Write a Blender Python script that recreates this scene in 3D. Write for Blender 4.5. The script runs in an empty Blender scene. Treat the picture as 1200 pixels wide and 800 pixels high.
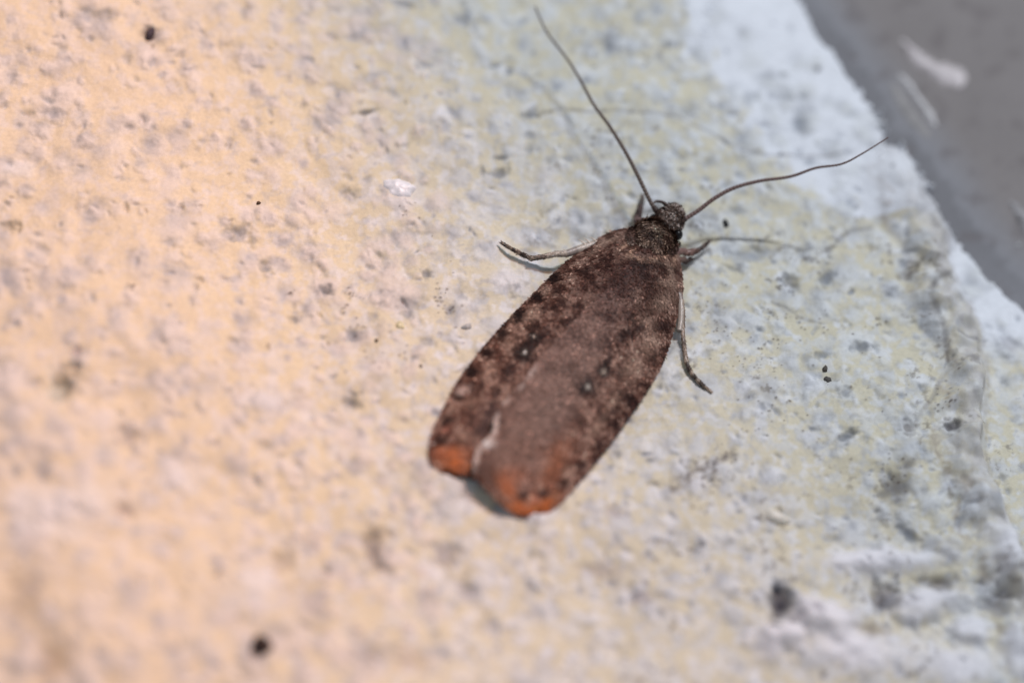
import bpy, math, random
import numpy as np
from mathutils import Vector, Matrix

# ---------------------------------------------------------------- scene, camera, light
S = bpy.context.scene
C = S.collection
S.unit_settings.system = 'METRIC'
S.unit_settings.scale_length = 0.001          # one unit is one millimetre: the moth is about 12 mm long
S.unit_settings.length_unit = 'MILLIMETERS'
R = math.radians
rng = np.random.default_rng(7)
random.seed(7)

LENS, SENS, DIST = 130.0, 36.0, 122.0
TILT, AZ = R(31), R(16)
cam_d = bpy.data.cameras.new('camera')
cam = bpy.data.objects.new('camera', cam_d); C.objects.link(cam); S.camera = cam
cam_d.lens = LENS; cam_d.sensor_width = SENS
cam_d.clip_start = 1.0; cam_d.clip_end = 3000
back = Vector((-math.sin(AZ)*math.sin(TILT), -math.cos(AZ)*math.sin(TILT), math.cos(TILT)))
cam_pos = back*DIST
zc = back.normalized(); xc = Vector((0, 1, 0)).cross(zc).normalized(); yc = zc.cross(xc)
M = Matrix((xc, yc, zc)).transposed()
cam.matrix_world = Matrix.Translation(cam_pos) @ M.to_4x4()
CP = np.array(cam_pos); MX = np.array(M)

def px(x, y, z=0.0):
    """point of the place seen at (x, y) of the 1200x800 photograph, at height z above the wall plane"""
    x = np.asarray(x, float); y = np.asarray(y, float); z = np.asarray(z, float)
    x, y, z = np.broadcast_arrays(x, y, z)
    k = SENS/LENS/1200
    d = np.stack([(x-600)*k, -(y-400)*k, -np.ones_like(x)], -1) @ MX.T
    t = (z-CP[2])/d[..., 2]
    return CP + d*t[..., None]
def to_px(P):
    q = (P-CP) @ MX
    k = SENS/LENS/1200
    return 600+q[..., 0]/(-q[..., 2])/k, 400-q[..., 1]/(-q[..., 2])/k

foc = px(700, 340, 0.25)
cam_d.dof.use_dof = True
cam_d.dof.focus_distance = float(np.dot(CP-foc, np.array(zc)))
cam_d.dof.aperture_fstop = 0.0180              # lens unit conversion: an aperture of about 9 mm

w = bpy.data.worlds.new('World'); S.world = w; w.use_nodes = True
bg = w.node_tree.nodes['Background']
bg.inputs[0].default_value = (0.86, 0.90, 1.0, 1); bg.inputs[1].default_value = 0.25

def look(o, p, t):
    o.location = p
    o.rotation_euler = (Vector(t)-Vector(p)).to_track_quat('-Z', 'Y').to_euler()
fl = bpy.data.lights.new('flash', 'AREA'); fl.shape = 'RECTANGLE'; fl.size = 44; fl.size_y = 3.6
fl.energy = 188000; fl.color = (0.885, 0.93, 1.0)
flo = bpy.data.objects.new('flash', fl); C.objects.link(flo)
fp = Vector((72, 118, 205))*.76; fz = (fp-Vector((3, 1, 0))).normalized(); fx = (Vector((1, 0.04, 0))-fz*fz.dot(Vector((1, 0.04, 0)))).normalized()
flo.matrix_world = Matrix.Translation(fp) @ Matrix((fx, fz.cross(fx), fz)).transposed().to_4x4()
def warm(name, target, p, energy, angle, blend):
    l = bpy.data.lights.new(name, 'SPOT'); l.energy = energy; l.color = (1.0, 0.43, 0.22)
    l.spot_size = R(angle); l.spot_blend = blend; l.shadow_soft_size = 5
    o = bpy.data.objects.new(name, l); C.objects.link(o)
    look(o, p, target)
def warm_side(pa, pb, energy, wp, RAD=110.0, blend=.09):
    """a wide warm lamp whose lit circle ends along the line pa-pb"""
    mid = (pa+pb)/2; dl = (pb-pa)[:2]; half = np.linalg.norm(dl)/2; dl = dl/np.linalg.norm(dl)
    nn = np.array([dl[1], -dl[0]]); nn = nn if np.dot(nn, [-1, -1]) > 0 else -nn
    cen = mid[:2]+nn*math.sqrt(RAD**2-half**2)
    wd = math.dist(wp, (cen[0], cen[1], 0))
    warm('warm_lamp', (cen[0], cen[1], 0), wp, energy, math.degrees(2*math.atan(RAD/wd)), blend)
warm_side(px(305, 0), px(650, 800), 760000, (62., 105., 240.), blend=.05)
warm_side(px(140, 0), px(930, 800), 760000, (66., 100., 240.), blend=.07)

S.view_settings.view_transform = 'Standard'; S.view_settings.look = 'None'
S.view_settings.exposure = 0.13; S.view_settings.gamma = 1.0
S.render.engine = 'CYCLES'
S.cycles.max_bounces = 5

# ---------------------------------------------------------------- helpers
_perm = rng.permutation(4096); _ang = rng.random(4096)*2*np.pi
_gx, _gy = np.cos(_ang), np.sin(_ang)
def perlin(x, y, seed=0):
    xi = np.floor(x).astype(int); yi = np.floor(y).astype(int)
    fx, fy = x-xi, y-yi
    u = fx*fx*fx*(fx*(fx*6-15)+10); v = fy*fy*fy*(fy*(fy*6-15)+10)
    def g(ix, iy, dx, dy):
        h = _perm[(_perm[(ix+seed*57) & 4095] + iy) & 4095]
        return _gx[h]*dx+_gy[h]*dy
    a = g(xi, yi, fx, fy); b = g(xi+1, yi, fx-1, fy)
    c = g(xi, yi+1, fx, fy-1); d = g(xi+1, yi+1, fx-1, fy-1)
    return 1.5*((a+(b-a)*u)+((c+(d-c)*u)-(a+(b-a)*u))*v)
def fbm(x, y, scale, octv=4, seed=0, gain=0.5):
    s = 0; a = 1; n = 0
    for k in range(octv):
        s = s+a*perlin(x/scale*2**k+17.3*k, y/scale*2**k-9.1*k, seed+k); n += a; a *= gain
    return s/n*1.3
def sstep(a, b, x):
    t = np.clip((x-a)/(b-a), 0, 1); return t*t*(3-2*t)
def mix(a, b, t):
    t = np.asarray(t)[..., None]
    return a*(1-t)+np.asarray(b)*t
def sdline(X, Y, pts):
    """distance to a polyline, and its sign (positive on the right hand side going along it)"""
    best = np.full(X.shape, 1e9); sg = np.ones(X.shape)
    for (x0, y0), (x1, y1) in zip(pts[:-1], pts[1:]):
        dx, dy = x1-x0, y1-y0
        t = np.clip(((X-x0)*dx+(Y-y0)*dy)/(dx*dx+dy*dy), 0, 1)
        d = np.hypot(X-x0-t*dx, Y-y0-t*dy)
        m = d < best
        best = np.where(m, d, best); sg = np.where(m, np.sign((Y-y0)*dx-(X-x0)*dy), sg)
    return best, sg
def catmull(pts, n):
    P = np.array(pts, float); P = np.vstack([2*P[0]-P[1], P, 2*P[-1]-P[-2]])
    m = len(P)-3
    L = np.concatenate([[0], np.cumsum(np.linalg.norm(np.diff(P[1:-1, :2], axis=0), axis=1))]); 
    s = np.interp(np.linspace(0, L[-1], n), L, np.arange(m+1)); s = np.clip(s, 0, m-1e-6)
    i = s.astype(int); f = (s-i)[:, None]
    a, b, c, d = P[i], P[i+1], P[i+2], P[i+3]
    return 0.5*(2*b+(c-a)*f+(2*a-5*b+4*c-d)*f*f+(3*b-3*c+d-a)*f**3)

def mesh_obj(name, V, F, mat, parent=None, col=None, smooth=True):
    """F: (n,3) or (n,4) index array, or a list of such arrays"""
    Fs = F if isinstance(F, list) else [F]
    me = bpy.data.meshes.new(name)
    V = np.asarray(V, np.float32)
    me.vertices.add(len(V)); me.vertices.foreach_set('co', V.ravel())
    loops = np.concatenate([f.ravel() for f in Fs]).astype(np.int32)
    starts = []; o = 0
    for f in Fs:
        starts.append(o+np.arange(len(f))*f.shape[1]); o += f.size
    starts = np.concatenate(starts).astype(np.int32)
    me.loops.add(len(loops)); me.loops.foreach_set('vertex_index', loops)
    me.polygons.add(len(starts)); me.polygons.foreach_set('loop_start', starts)
    me.update(calc_edges=True)
    if smooth: me.polygons.foreach_set('use_smooth', np.ones(len(starts), bool))
    if col is not None:
        a = me.color_attributes.new('pigment', 'FLOAT_COLOR', 'POINT')
        cc = np.ones((len(V), 4), np.float32); cc[:, :3] = np.clip(col, 0, 1)
        a.data.foreach_set('color', cc.ravel())
    me.validate()
    ob = bpy.data.objects.new(name, me); C.objects.link(ob)
    me.materials.append(mat)
    if parent is not None: ob.parent = parent
    return ob
def grid_faces(nu, nv, off=0):
    i = np.arange(nu-1)[:, None]*nv+np.arange(nv-1)[None]
    return np.stack([i, i+nv, i+nv+1, i+1], -1).reshape(-1, 4)+off
def tag(o, label, cat=None, group=None, kind=None):
    if label: o['label'] = label
    if cat: o['category'] = cat
    if group: o['group'] = group
    if kind: o['kind'] = kind
    return o

def material(name, rough=0.6, spec=0.5, use_attr=True, color=(.5, .5, .5), noise=None, bump=None, sheen=0, coat=0, trans=0, sss=0):
    m = bpy.data.materials.new(name); m.use_nodes = True
    nt = m.node_tree; N = nt.nodes; Lk = nt.links
    b = N['Principled BSDF']
    b.inputs['Roughness'].default_value = rough
    b.inputs['Specular IOR Level'].default_value = spec
    b.inputs['Sheen Weight'].default_value = sheen
    b.inputs['Coat Weight'].default_value = coat
    b.inputs['Transmission Weight'].default_value = trans
    if sss:
        b.inputs['Subsurface Weight'].default_value = sss
        b.inputs['Subsurface Radius'].default_value = (0.12, 0.10, 0.08)
        b.inputs['Subsurface Scale'].default_value = 1.0
    tc = N.new('ShaderNodeTexCoord')
    if use_attr:
        a = N.new('ShaderNodeAttribute'); a.attribute_name = 'pigment'; out = a.outputs['Color']
    else:
        a = N.new('ShaderNodeRGB'); a.outputs[0].default_value = (*color, 1); out = a.outputs[0]
    if noise:
        for sc, amt in noise:
            n = N.new('ShaderNodeTexNoise'); n.inputs['Scale'].default_value = sc; n.inputs['Detail'].default_value = 4
            Lk.new(tc.outputs['Object'], n.inputs['Vector'])
            mr = N.new('ShaderNodeMapRange'); mr.inputs[1].default_value = 0.3; mr.inputs[2].default_value = 0.7
            mr.inputs[3].default_value = 1-amt; mr.inputs[4].default_value = 1+amt
            Lk.new(n.outputs['Fac'], mr.inputs[0])
            mm = N.new('ShaderNodeVectorMath'); mm.operation = 'SCALE'
            Lk.new(out, mm.inputs[0]); Lk.new(mr.outputs[0], mm.inputs['Scale']); out = mm.outputs[0]
    Lk.new(out, b.inputs['Base Color'])
    if bump:
        prev = None
        for sc, st, dist in bump:
            n = N.new('ShaderNodeTexNoise'); n.inputs['Scale'].default_value = sc; n.inputs['Detail'].default_value = 5
            Lk.new(tc.outputs['Object'], n.inputs['Vector'])
            bp = N.new('ShaderNodeBump'); bp.inputs['Strength'].default_value = st; bp.inputs['Distance'].default_value = dist
            Lk.new(n.outputs['Fac'], bp.inputs['Height'])
            if prev: Lk.new(prev, bp.inputs['Normal'])
            prev = bp.outputs[0]
        Lk.new(prev, b.inputs['Normal'])
    return m

# ---------------------------------------------------------------- the plastered wall
FRAME_EDGE = [(900, -120), (945, -5), (968, 28), (988, 52), (1008, 84), (1030, 112), (1042, 140), (1050, 158), (1075, 172), (1092, 196), (1112, 222), (1122, 246), (1150, 282), (1175, 312), (1203, 338), (1290, 430), (1500, 640)]
COAT_EDGE = [(1062, 150), (1078, 190), (1092, 225), (1112, 262), (1119, 300), (1122, 325), (1142, 358), (1154, 385), (1160, 420), (1162, 455), (1158, 495), (1153, 520), (1166, 555), (1186, 600), (1203, 645), (1230, 720), (1300, 900)]
CREAM_EDGE = [(770, -150), (784, -10), (800, 55), (832, 95), (870, 140), (905, 190), (952, 222), (1005, 250), (1050, 290), (1100, 330), (1150, 390), (1165, 470), (1150, 540), (1180, 640), (1230, 800)]

def axis(lo, hi, step, out, n_out):
    core = np.arange(lo, hi, step)
    k = np.linspace(0, 1, n_out+1)[1:]**1.6
    return np.concatenate([(lo-k*(out))[::-1], core, core[-1]+k*out])
gx = axis(-18.6, 18.6, 0.040, 26, 90)
gy = axis(-15.2, 16.6, 0.044, 26, 90)
X, Y = np.meshgrid(gx, gy, indexing='ij')
PX, PY = to_px(np.stack([X, Y, np.zeros_like(X)], -1))
MM = 36.0                                     # about this many photo pixels per millimetre

wx = fbm(X, Y, 1.1, 3, 3); wy = fbm(X, Y, 1.1, 3, 11)
WXp, WYp = PX+wx*14, PY+wy*14
# heights
H = 0.42*fbm(X, Y, 9, 2, 21)+0.15*fbm(X, Y, 2.6, 3, 31)+0.022*fbm(X, Y, 0.7, 3, 41)+0.005*fbm(X, Y, 0.17, 3, 47)
ex = fbm(X, Y, 1.8, 4, 61, .5)*13; dF, sF = sdline(PX+ex, PY+ex*.4, FRAME_EDGE); dF = dF*sF/MM      # > 0 on the plaster side
dC, sC = sdline(WXp*0.35+PX*0.65, WYp*0.35+PY*0.65, COAT_EDGE); dC = dC*sC/MM     # > 0 on the top coat
dW, sW = sdline(PX+wx*26, PY+wy*26, CREAM_EDGE); dW = dW*sW/MM                              # > 0 on the cream paint
along = sstep(150, 260, PY)
lump = 0.5+0.5*np.clip(fbm(X, Y, 1.25, 2, 77)*2.0, -1, 1)
roll = along*(0.62*np.exp(-((dC-0.75)/0.7)**2)*(0.35+0.9*lump))
coat = -0.80*along*(1-sstep(-0.08, 0.42, dC)**0.6)
H = H*(0.35+0.65*sstep(0, 3, dF))+roll+coat-0.12*sstep(6, 0, dF)
H = H*(1-0.75*sstep(0.35, 0.15, dC)*along)-0.42*sstep(0.35, 0.15, dC)*along*0.4
# edge of the plaster towards the frame
rag = sstep(60, 150, PY)*sstep(330, 240, PY)
edge = sstep(0.40, 0.02, dF+(0.10+.34*rag)*fbm(X, Y, 0.45, 4, 55, .6))
# colours
white = np.array([.83, .855, .905]); cream = np.array([.70, .625, .405]); pale = np.array([.67, .665, .615])
pitc = np.array([.34, .365, .41]); greyr = np.array([.55, .535, .53]); footc = np.array([.12, .10, .085])
n1 = fbm(X, Y, 0.58, 3, 101); n2 = fbm(X+0.3*wx, Y+0.3*wy, 0.42, 3, 131); nL = fbm(X, Y, 4.5, 3, 151)
cm = sstep(-0.22, 0.20, n1*0.8+n2*0.55+nL*0.15+0.12)
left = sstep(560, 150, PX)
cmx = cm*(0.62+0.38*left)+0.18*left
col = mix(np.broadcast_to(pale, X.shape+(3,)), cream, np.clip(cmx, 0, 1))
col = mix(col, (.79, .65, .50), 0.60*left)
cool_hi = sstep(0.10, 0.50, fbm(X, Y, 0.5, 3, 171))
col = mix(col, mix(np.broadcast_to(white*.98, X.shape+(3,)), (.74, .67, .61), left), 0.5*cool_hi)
greyb = np.array([.415, .44, .49])
gm = sstep(.12, .50, fbm(X+.2*wx, Y, .34, 3, 181))*sstep(-.35, .35, fbm(X, Y, 0.9, 2, 191))
col = mix(col, greyb, (.46-.20*left)*gm)
wmask = sstep(0.22, -0.30, dW+.25*n1)
tail = sstep(395, 440, PY)*(dC < 0.2)
wm2 = np.where(dC < 0.1, sstep(430, 385, PY+WXp*0.05-58), wmask)
wmask = np.where(PY > 250, wm2*sstep(0.25, 0.0, dC), wmask)
col = mix(col, white*(1+0.05*n1[..., None])[..., :], np.clip(wmask, 0, 1))
rollm = along*np.exp(-((dC-0.55)/0.62)**2)*sstep(-0.05, 0.2, dC)*(0.55+0.45*sstep(-.3, .3, n1))
col = mix(col, greyr*1.04, np.clip(0.92*rollm, 0, 1))
# darker grey lines along the foot of the roll
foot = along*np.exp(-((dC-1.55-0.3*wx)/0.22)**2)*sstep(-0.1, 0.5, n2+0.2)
col = mix(col, footc*3, 0.55*foot)
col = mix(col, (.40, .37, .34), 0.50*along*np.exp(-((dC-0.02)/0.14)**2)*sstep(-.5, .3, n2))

# stamped bumps and pits
def idx(x, y, r):
    return (slice(*np.searchsorted(gx, [x-r, x+r])), slice(*np.searchsorted(gy, [y-r, y+r])))
def stamp(x, y, rx, ry, a, dh=0.0, color=None, k=0.0, power=2.0, rim=0.0, wob=0.35, sd=0):
    r = max(rx, ry)*2.4
    s = idx(x, y, r)
    if X[s].size == 0: return
    dx, dy = X[s]-x, Y[s]-y
    u = (dx*math.cos(a)+dy*math.sin(a))/rx; v = (-dx*math.sin(a)+dy*math.cos(a))/ry
    q = np.hypot(u, v)*(1+wob*fbm(X[s]+sd, Y[s], max(rx, ry)*0.9, 2, 5))
    g = np.exp(-q**power)
    H[s] += dh*g
    if rim: H[s] += rim*np.exp(-((q-1.15)/0.35)**2)
    if color is not None: col[s] = mix(col[s], color, np.clip(k*g, 0, 1))
CX, CY = 0.5*(gx[0]+gx[-1]), 0
def dens(x, y):
    p = to_px(np.array([x, y, 0.]))
    return p
def on_roll(x, y, qy):
    i = min(len(gx)-1, np.searchsorted(gx, x)); j = min(len(gy)-1, np.searchsorted(gy, y))
    return qy > 180 and -0.2 < dC[i, j] < 1.3 and rng.random() < .75
n_b = 3000
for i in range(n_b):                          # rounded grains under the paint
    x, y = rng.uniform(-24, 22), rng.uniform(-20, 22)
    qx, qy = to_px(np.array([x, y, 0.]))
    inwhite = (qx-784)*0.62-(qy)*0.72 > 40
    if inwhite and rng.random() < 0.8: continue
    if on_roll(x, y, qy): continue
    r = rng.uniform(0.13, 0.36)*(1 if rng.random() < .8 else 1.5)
    if rng.random() < .6:                     # hollow beside the grain; its grey crescent is partly shade put into the colour
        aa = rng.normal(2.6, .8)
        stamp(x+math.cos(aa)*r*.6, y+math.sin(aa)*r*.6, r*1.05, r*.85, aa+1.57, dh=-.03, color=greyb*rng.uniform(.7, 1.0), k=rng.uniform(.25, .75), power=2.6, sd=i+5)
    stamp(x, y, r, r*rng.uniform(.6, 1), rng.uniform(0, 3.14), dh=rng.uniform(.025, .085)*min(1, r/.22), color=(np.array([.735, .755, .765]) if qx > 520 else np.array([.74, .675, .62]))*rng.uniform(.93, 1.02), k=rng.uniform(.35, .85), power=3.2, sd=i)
for i in range(2000):                         # small pits where the grey body shows
    x, y = rng.uniform(-24, 22), rng.uniform(-20, 22)
    qx, qy = to_px(np.array([x, y, 0.]))
    inwhite = (qx-784)*0.62-(qy)*0.72 > 20
    if inwhite and rng.random() < 0.93: continue
    if on_roll(x, y, qy): continue
    big = rng.random() < 0.22
    r = rng.uniform(0.16, 0.27) if big else rng.uniform(0.08, 0.16)
    a = rng.uniform(0, 3.14)
    stamp(x, y, r, r*rng.uniform(.35, .8), a, dh=-rng.uniform(.05, .13)*(1.0 if big else .6), color=pitc*rng.uniform(.8, 1.35), k=rng.uniform(.25, .9)*(.7 if qx < 480 else 1), power=2.2, sd=i)
    if rng.random() < .5:                     # a raised lip with pale paint beside the pit
        stamp(x+math.cos(a+1.6)*r*1.5, y+math.sin(a+1.6)*r*1.5, r*1.5, r*1.1, a, dh=.05, color=white*.98 if qx > 520 else np.array([.74, .675, .62]), k=.6, power=3, sd=i+9)
def S_(x, y, rx, ry, a=0, **kw):              # a feature at a photo position, radii in photo pixels, angle in degrees
    p = px(x, y); stamp(p[0], p[1], rx/MM, ry/MM, R(a), **kw)
# pale swollen patches
for x, y, rx, ry, a, dh in [(1000, 760, 70, 26, 4, .25), (1120, 775, 50, 24, 0, .2), (1060, 655, 60, 14, 8, .2), (965, 722, 50, 21, -6, .55), (1085, 702, 48, 21, 14, .60), (925, 745, 26, 16, 30, .3), (1140, 735, 24, 22, 0, .35), (1175, 650, 22, 34, 0, .30), (1010, 655, 60, 12, 5, .12), (1190, 760, 14, 36, 0, .2), (905, 752, 26, 20, 50, .15)]:
    S_(x, y, rx, ry, a, dh=dh, color=np.array([.84, .84, .88]), k=.97, power=3, wob=.5)
for x, y, rx, ry in [(18, 196, 22, 12), (310, 470, 26, 16), (470, 235, 16, 10), (640, 205, 18, 12), (300, 690, 26, 30), (60, 600, 50, 34), (600, 330, 26, 18), (210, 560, 24, 20)]:
    S_(x, y, rx, ry, 0, dh=.08, color=np.array([.76, .75, .755]), k=.7, power=2.6, wob=.5)
for x, y, rx, ry, a, dh, c, k in [
    (175, 42, 7, 10, 10, -.25, (.12, .10, .13), .85), (75, 452, 13, 17, 0, -.3, (.22, .19, .15), .8), (66, 462, 14, 18, 0, -.1, (.55, .58, .5), .6),
    (12, 262, 10, 8, 0, -.2, (.42, .38, .30), .8), (90, 417, 6, 6, 0, -.12, (.25, .2, .25), .6), (278, 268, 13, 7, 0, -.15, pitc*.8, .85),
    (275, 276, 10, 5, 0, -.1, pitc*.8, .7), (118, 26, 20, 8, 20, -.15, pitc*1.1, .6), (62, 133, 12, 6, -10, -.1, pitc, .6), (380, 338, 8, 8, 0, -.15, pitc*.55, .9),
    (346, 372, 6, 6, 0, -.1, pitc*.6, .85), (412, 469, 10, 9, 0, -.16, pitc*.4, .9), (415, 393, 7, 10, 60, -.1, pitc*.7, .8), (482, 356, 14, 9, 0, -.1, pitc*.9, .7),
    (478, 368, 6, 8, 0, -.08, pitc*.8, .7), (500, 400, 9, 8, 0, -.1, pitc*.9, .7), (311, 310, 6, 8, 0, -.1, pitc*.7, .8), (430, 129, 13, 3.2, 18, -.14, (.10, .11, .13), .9),
    (588, 198, 10, 6, 35, -.14, pitc*.7, .9), (588, 181, 7, 3, 10, -.1, pitc*.55, .9), (620, 135, 8, 4, 10, -.1, pitc*.5, .9), (622, 158, 9, 5, 0, -.08, pitc, .7),
    (542, 22, 12, 7, 10, -.1, pitc*.9, .85), (440, 88, 12, 5, 20, -.06, pitc*1.2, .6), (480, 48, 22, 11, 20, -.05, pitc*1.3, .5), (508, 65, 22, 6, 25, -.05, pitc*1.3, .5),
    (575, 95, 14, 7, 5, -.05, pitc*1.3, .5), (475, 6, 14, 5, 0, -.15, pitc*.8, .7), (497, 203, 10, 6, 0, 0, (.5, .5, .4), .3),
    (538, 345, 9, 8, -40, -.08, pitc*1.1, .7), (563, 352, 12, 8, -60, -.07, pitc*1.2, .5), (500, 320, 7, 6, 0, -.1, pitc*.6, .8), (512, 300, 12, 9, 20, -.06, pitc*1.3, .5),
    (437, 640, 11, 24, 18, -.3, (.20, .17, .15), .8), (445, 622, 12, 8, 0, -.1, (.3, .25, .22), .5), (525, 650, 14, 16, 0, -.2, (.30, .28, .30), .65), (546, 692, 12, 14, 0, -.2, (.36, .34, .34), .6),
    (572, 733, 11, 13, 0, -.15, (.38, .37, .36), .55), (333, 655, 14, 14, 0, -.15, (.36, .33, .33), .55), (360, 715, 22, 40, 10, -.1, (.45, .42, .40), .4),
    (150, 512, 13, 13, 0, -.15, (.36, .33, .33), .6), (145, 600, 10, 9, 0, -.15, (.36, .3, .32), .6), (30, 700, 20, 30, 0, -.1, (.45, .36, .26), .5), (62, 775, 18, 26, 0, -.15, (.36, .27, .19), .6),
    (430, 770, 24, 16, 0, -.15, (.42, .41, .46), .6), (480, 775, 18, 20, 0, -.1, (.46, .36, .26), .5), (48, 555, 12, 14, 0, -.1, (.42, .38, .34), .5), (718, 601, 13, 9, 0, -.1, (.42, .41, .47), .65),
    (705, 668, 22, 11, 0, -.08, (.42, .38, .40), .55), (752, 700, 10, 8, 0, -.08, (.38, .34, .38), .6), (640, 640, 12, 18, 0, -.08, (.5, .47, .45), .5), (915, 706, 14, 20, -12, -.42, (.035, .03, .045), 1.0),
    (935, 727, 12, 10, 0, -.1, (.35, .34, .38), .6), (954, 718, 6, 6, 0, -.08, (.3, .28, .32), .6), (1040, 695, 17, 17, 0, -.25, (.20, .19, .21), .75), (1022, 736, 18, 9, 0, -.1, (.33, .29, .25), .6),
    (1105, 680, 22, 10, 8, -.25, (.26, .24, .25), .7), (1168, 705, 16, 18, 0, -.2, (.28, .28, .32), .6), (1050, 570, 17, 20, 0, -.12, (.17, .16, .155), .85), (1064, 545, 10, 6, 0, 0, (.3, .28, .26), .5),
    (1066, 624, 15, 6, -40, -.12, pitc*.6, .9), (1000, 590, 10, 10, 0, 0, pitc*1.4, .3), (885, 293, 18, 8, 0, -.06, pitc*1.1, .75), (970, 322, 8, 11, -35, -.1, pitc*.75, .9), (928, 325, 9, 8, 20, -.07, (.16, .15, .14), .6),
    (1008, 407, 10, 7, 0, -.1, pitc*.7, .8), (962, 415, 7, 5, 0, -.06, pitc*.7, .7), (990, 462, 8, 6, 40, -.08, pitc*.8, .7), (992, 512, 11, 6, 40, -.1, pitc*.5, .85), (1063, 505, 8, 8, 0, -.1, (.2, .18, .17), .7),
    (1113, 505, 10, 8, 20, -.2, (.12, .11, .115), .9), (1136, 430, 7, 7, 0, -.06, (.25, .23, .22), .7), (1116, 418, 6, 6, 0, 0, (.2, .19, .18), .7), (1065, 322, 12, 6, 50, -.12, (.2, .17, .14), .7), (1188, 398, 12, 12, 0, -.08, (.5, .5, .54), .6),
    (1142, 602, 12, 12, 0, .08, white, .6), (1128, 572, 12, 8, 0, -.05, (.36, .3, .24), .6), (1110, 275, 10, 14, 0, .1, (.5, .49, .52), .5), (865, 242, 11, 6, 0, -.05, pitc*.9, .7),
    (776, 75, 10, 6, -30, -.05, pitc*1.1, .5), (732, 205, 9, 8, 0, -.04, pitc, .5), (655, 145, 12, 8, -40, .05, white, .8), (1105, 640, 24, 10, 0, .2, (.6, .6, .62), .5)]:
    if x < 800: S_(x, y, rx, ry, a, dh=dh, color=np.array(c)*.95, k=k*.92, power=2.3, wob=.5)
    else: S_(x, y, rx*1.08, ry*1.08, a, dh=dh*1.2, color=np.array(c)*.92, k=min(1, k*1.05), power=2.7, wob=.6)
# sooty growths of tiny dark points
def dots(x, y, sx, sy, n, r=(1.0, 2.2), c=(.10, .07, .055), k=(.5, .95), ang=0):
    for j in range(n):
        a_, b_ = rng.normal(0, sx), rng.normal(0, sy); ca, sa = math.cos(R(ang)), math.sin(R(ang))
        q = px(x+a_*ca+b_*sa, y-a_*sa+b_*ca)
        rr = rng.uniform(*r)/MM
        stamp(q[0], q[1], rr*1.1, rr, 0, dh=.012, color=np.array(c), k=rng.uniform(*k), power=2.5, wob=0)
for x, y, sx, sy, n, ang in [(835, 545, 20, 4, 60, 25), (815, 560, 14, 9, 50, 30), (850, 565, 20, 8, 24, 0), (822, 590, 10, 14, 24, 0), (815, 640, 18, 16, 22, 0), (516, 350, 4, 7, 22, 0), (532, 362, 8, 3, 10, 0),
                             (412, 344, 6, 4, 14, 0), (408, 358, 3, 3, 6, 0), (342, 340, 3, 2, 8, 0), (152, 336, 4, 3, 9, 0), (316, 405, 2.5, 4, 9, 0), (450, 425, 16, 12, 22, 0), (420, 382, 8, 6, 8, 0), (960, 335, 30, 22, 34, 0),
                             (915, 330, 12, 6, 22, -20), (940, 370, 26, 6, 24, -12), (855, 355, 20, 16, 22, 0), (845, 385, 14, 8, 20, 20), (930, 460, 50, 40, 50, 0), (900, 398, 10, 5, 16, 0), (1030, 375, 8, 3, 14, 25),
                             (880, 430, 20, 6, 14, -15), (990, 268, 14, 3, 26, 38), (973, 285, 5, 5, 12, 0), (1070, 315, 8, 6, 20, 30), (1105, 470, 8, 22, 26, 0), (1060, 470, 40, 50, 36, 0), (1040, 560, 16, 14, 26, 0),
                             (905, 480, 16, 10, 16, 0), (870, 500, 30, 14, 20, 0), (480, 240, 10, 10, 8, 0), (700, 30, 60, 30, 8, 0), (1030, 190, 4, 22, 18, 0), (1060, 160, 12, 10, 22, 0), (640, 650, 80, 40, 22, 0), (250, 400, 90, 60, 20, 0),
                             (695, 175, 5, 20, 18, 10), (930, 545, 60, 30, 30, 0), (480, 300, 80, 60, 20, 0)]:
    dots(x, y, sx, sy, int(n*(.25 if sx*sy > 300 else .9)), r=(.8, 1.7), ang=ang)
dots(940, 60, 26, 40, 8, r=(1, 1.6), c=(.3, .28, .27))
for x, y, r in [(958, 81, 4.2), (961, 26, 4.5), (915, 180, 2.4), (1000, 60, 2), (1045, 196, 2.5)]:
    S_(x, y, r, r, dh=-.03, color=np.array([.10, .10, .11]), k=.95, power=3)
# hairline crack and a few darker seams
for pts, wpx, kk, dh in [([(628, 135), (660, 130), (700, 134), (752, 133), (790, 138), (822, 152), (850, 168), (880, 178), (915, 182), (960, 180), (1000, 176)], 1.8, .58, -.025),
                         ([(972, 290), (985, 277), (1002, 265), (1022, 262)], 2.2, .6, -.03), ([(905, 350), (935, 366), (968, 375)], 1.8, .5, -.02), ([(1038, 250), (1032, 215), (1042, 175)], 6, .25, .0),
                         ([(790, 575), (812, 556), (835, 543), (858, 538)], 4, .6, -.03), ([(1095, 335), (1085, 352), (1096, 372), (1104, 395), (1108, 430), (1090, 470), (1070, 500)], 3.0, .5, -.05),
                         ([(1120, 392), (1142, 398), (1158, 392)], 2, .5, -.04), ([(1085, 345), (1100, 330), (1118, 328)], 3, .5, -.06), ([(1095, 215), (1100, 245), (1112, 270)], 3, .3, -.03), ([(1085, 190), (1078, 225), (1090, 260)], 4, .2, -.03)]:
    d, _ = sdline(PX+wx*3, PY+wy*3, pts)
    g = np.exp(-(d/wpx)**2)*(0.6+0.5*sstep(-.3, .3, n2))
    H += dh*g; col = mix(col, (.22, .21, .215), np.clip(kk*g, 0, 1))
# soot caught in the hollows of the paint, right of the moth most of all
soot = sstep(.12, .48, fbm(X, Y, .30, 4, 241, .62))*sstep(.0, .45, fbm(X, Y, 1.9, 3, 251))*sstep(560, 800, PX+PY*.2)*(1-.85*np.clip(wmask, 0, 1))
col = mix(col, (.20, .17, .14), .66*soot)
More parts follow.
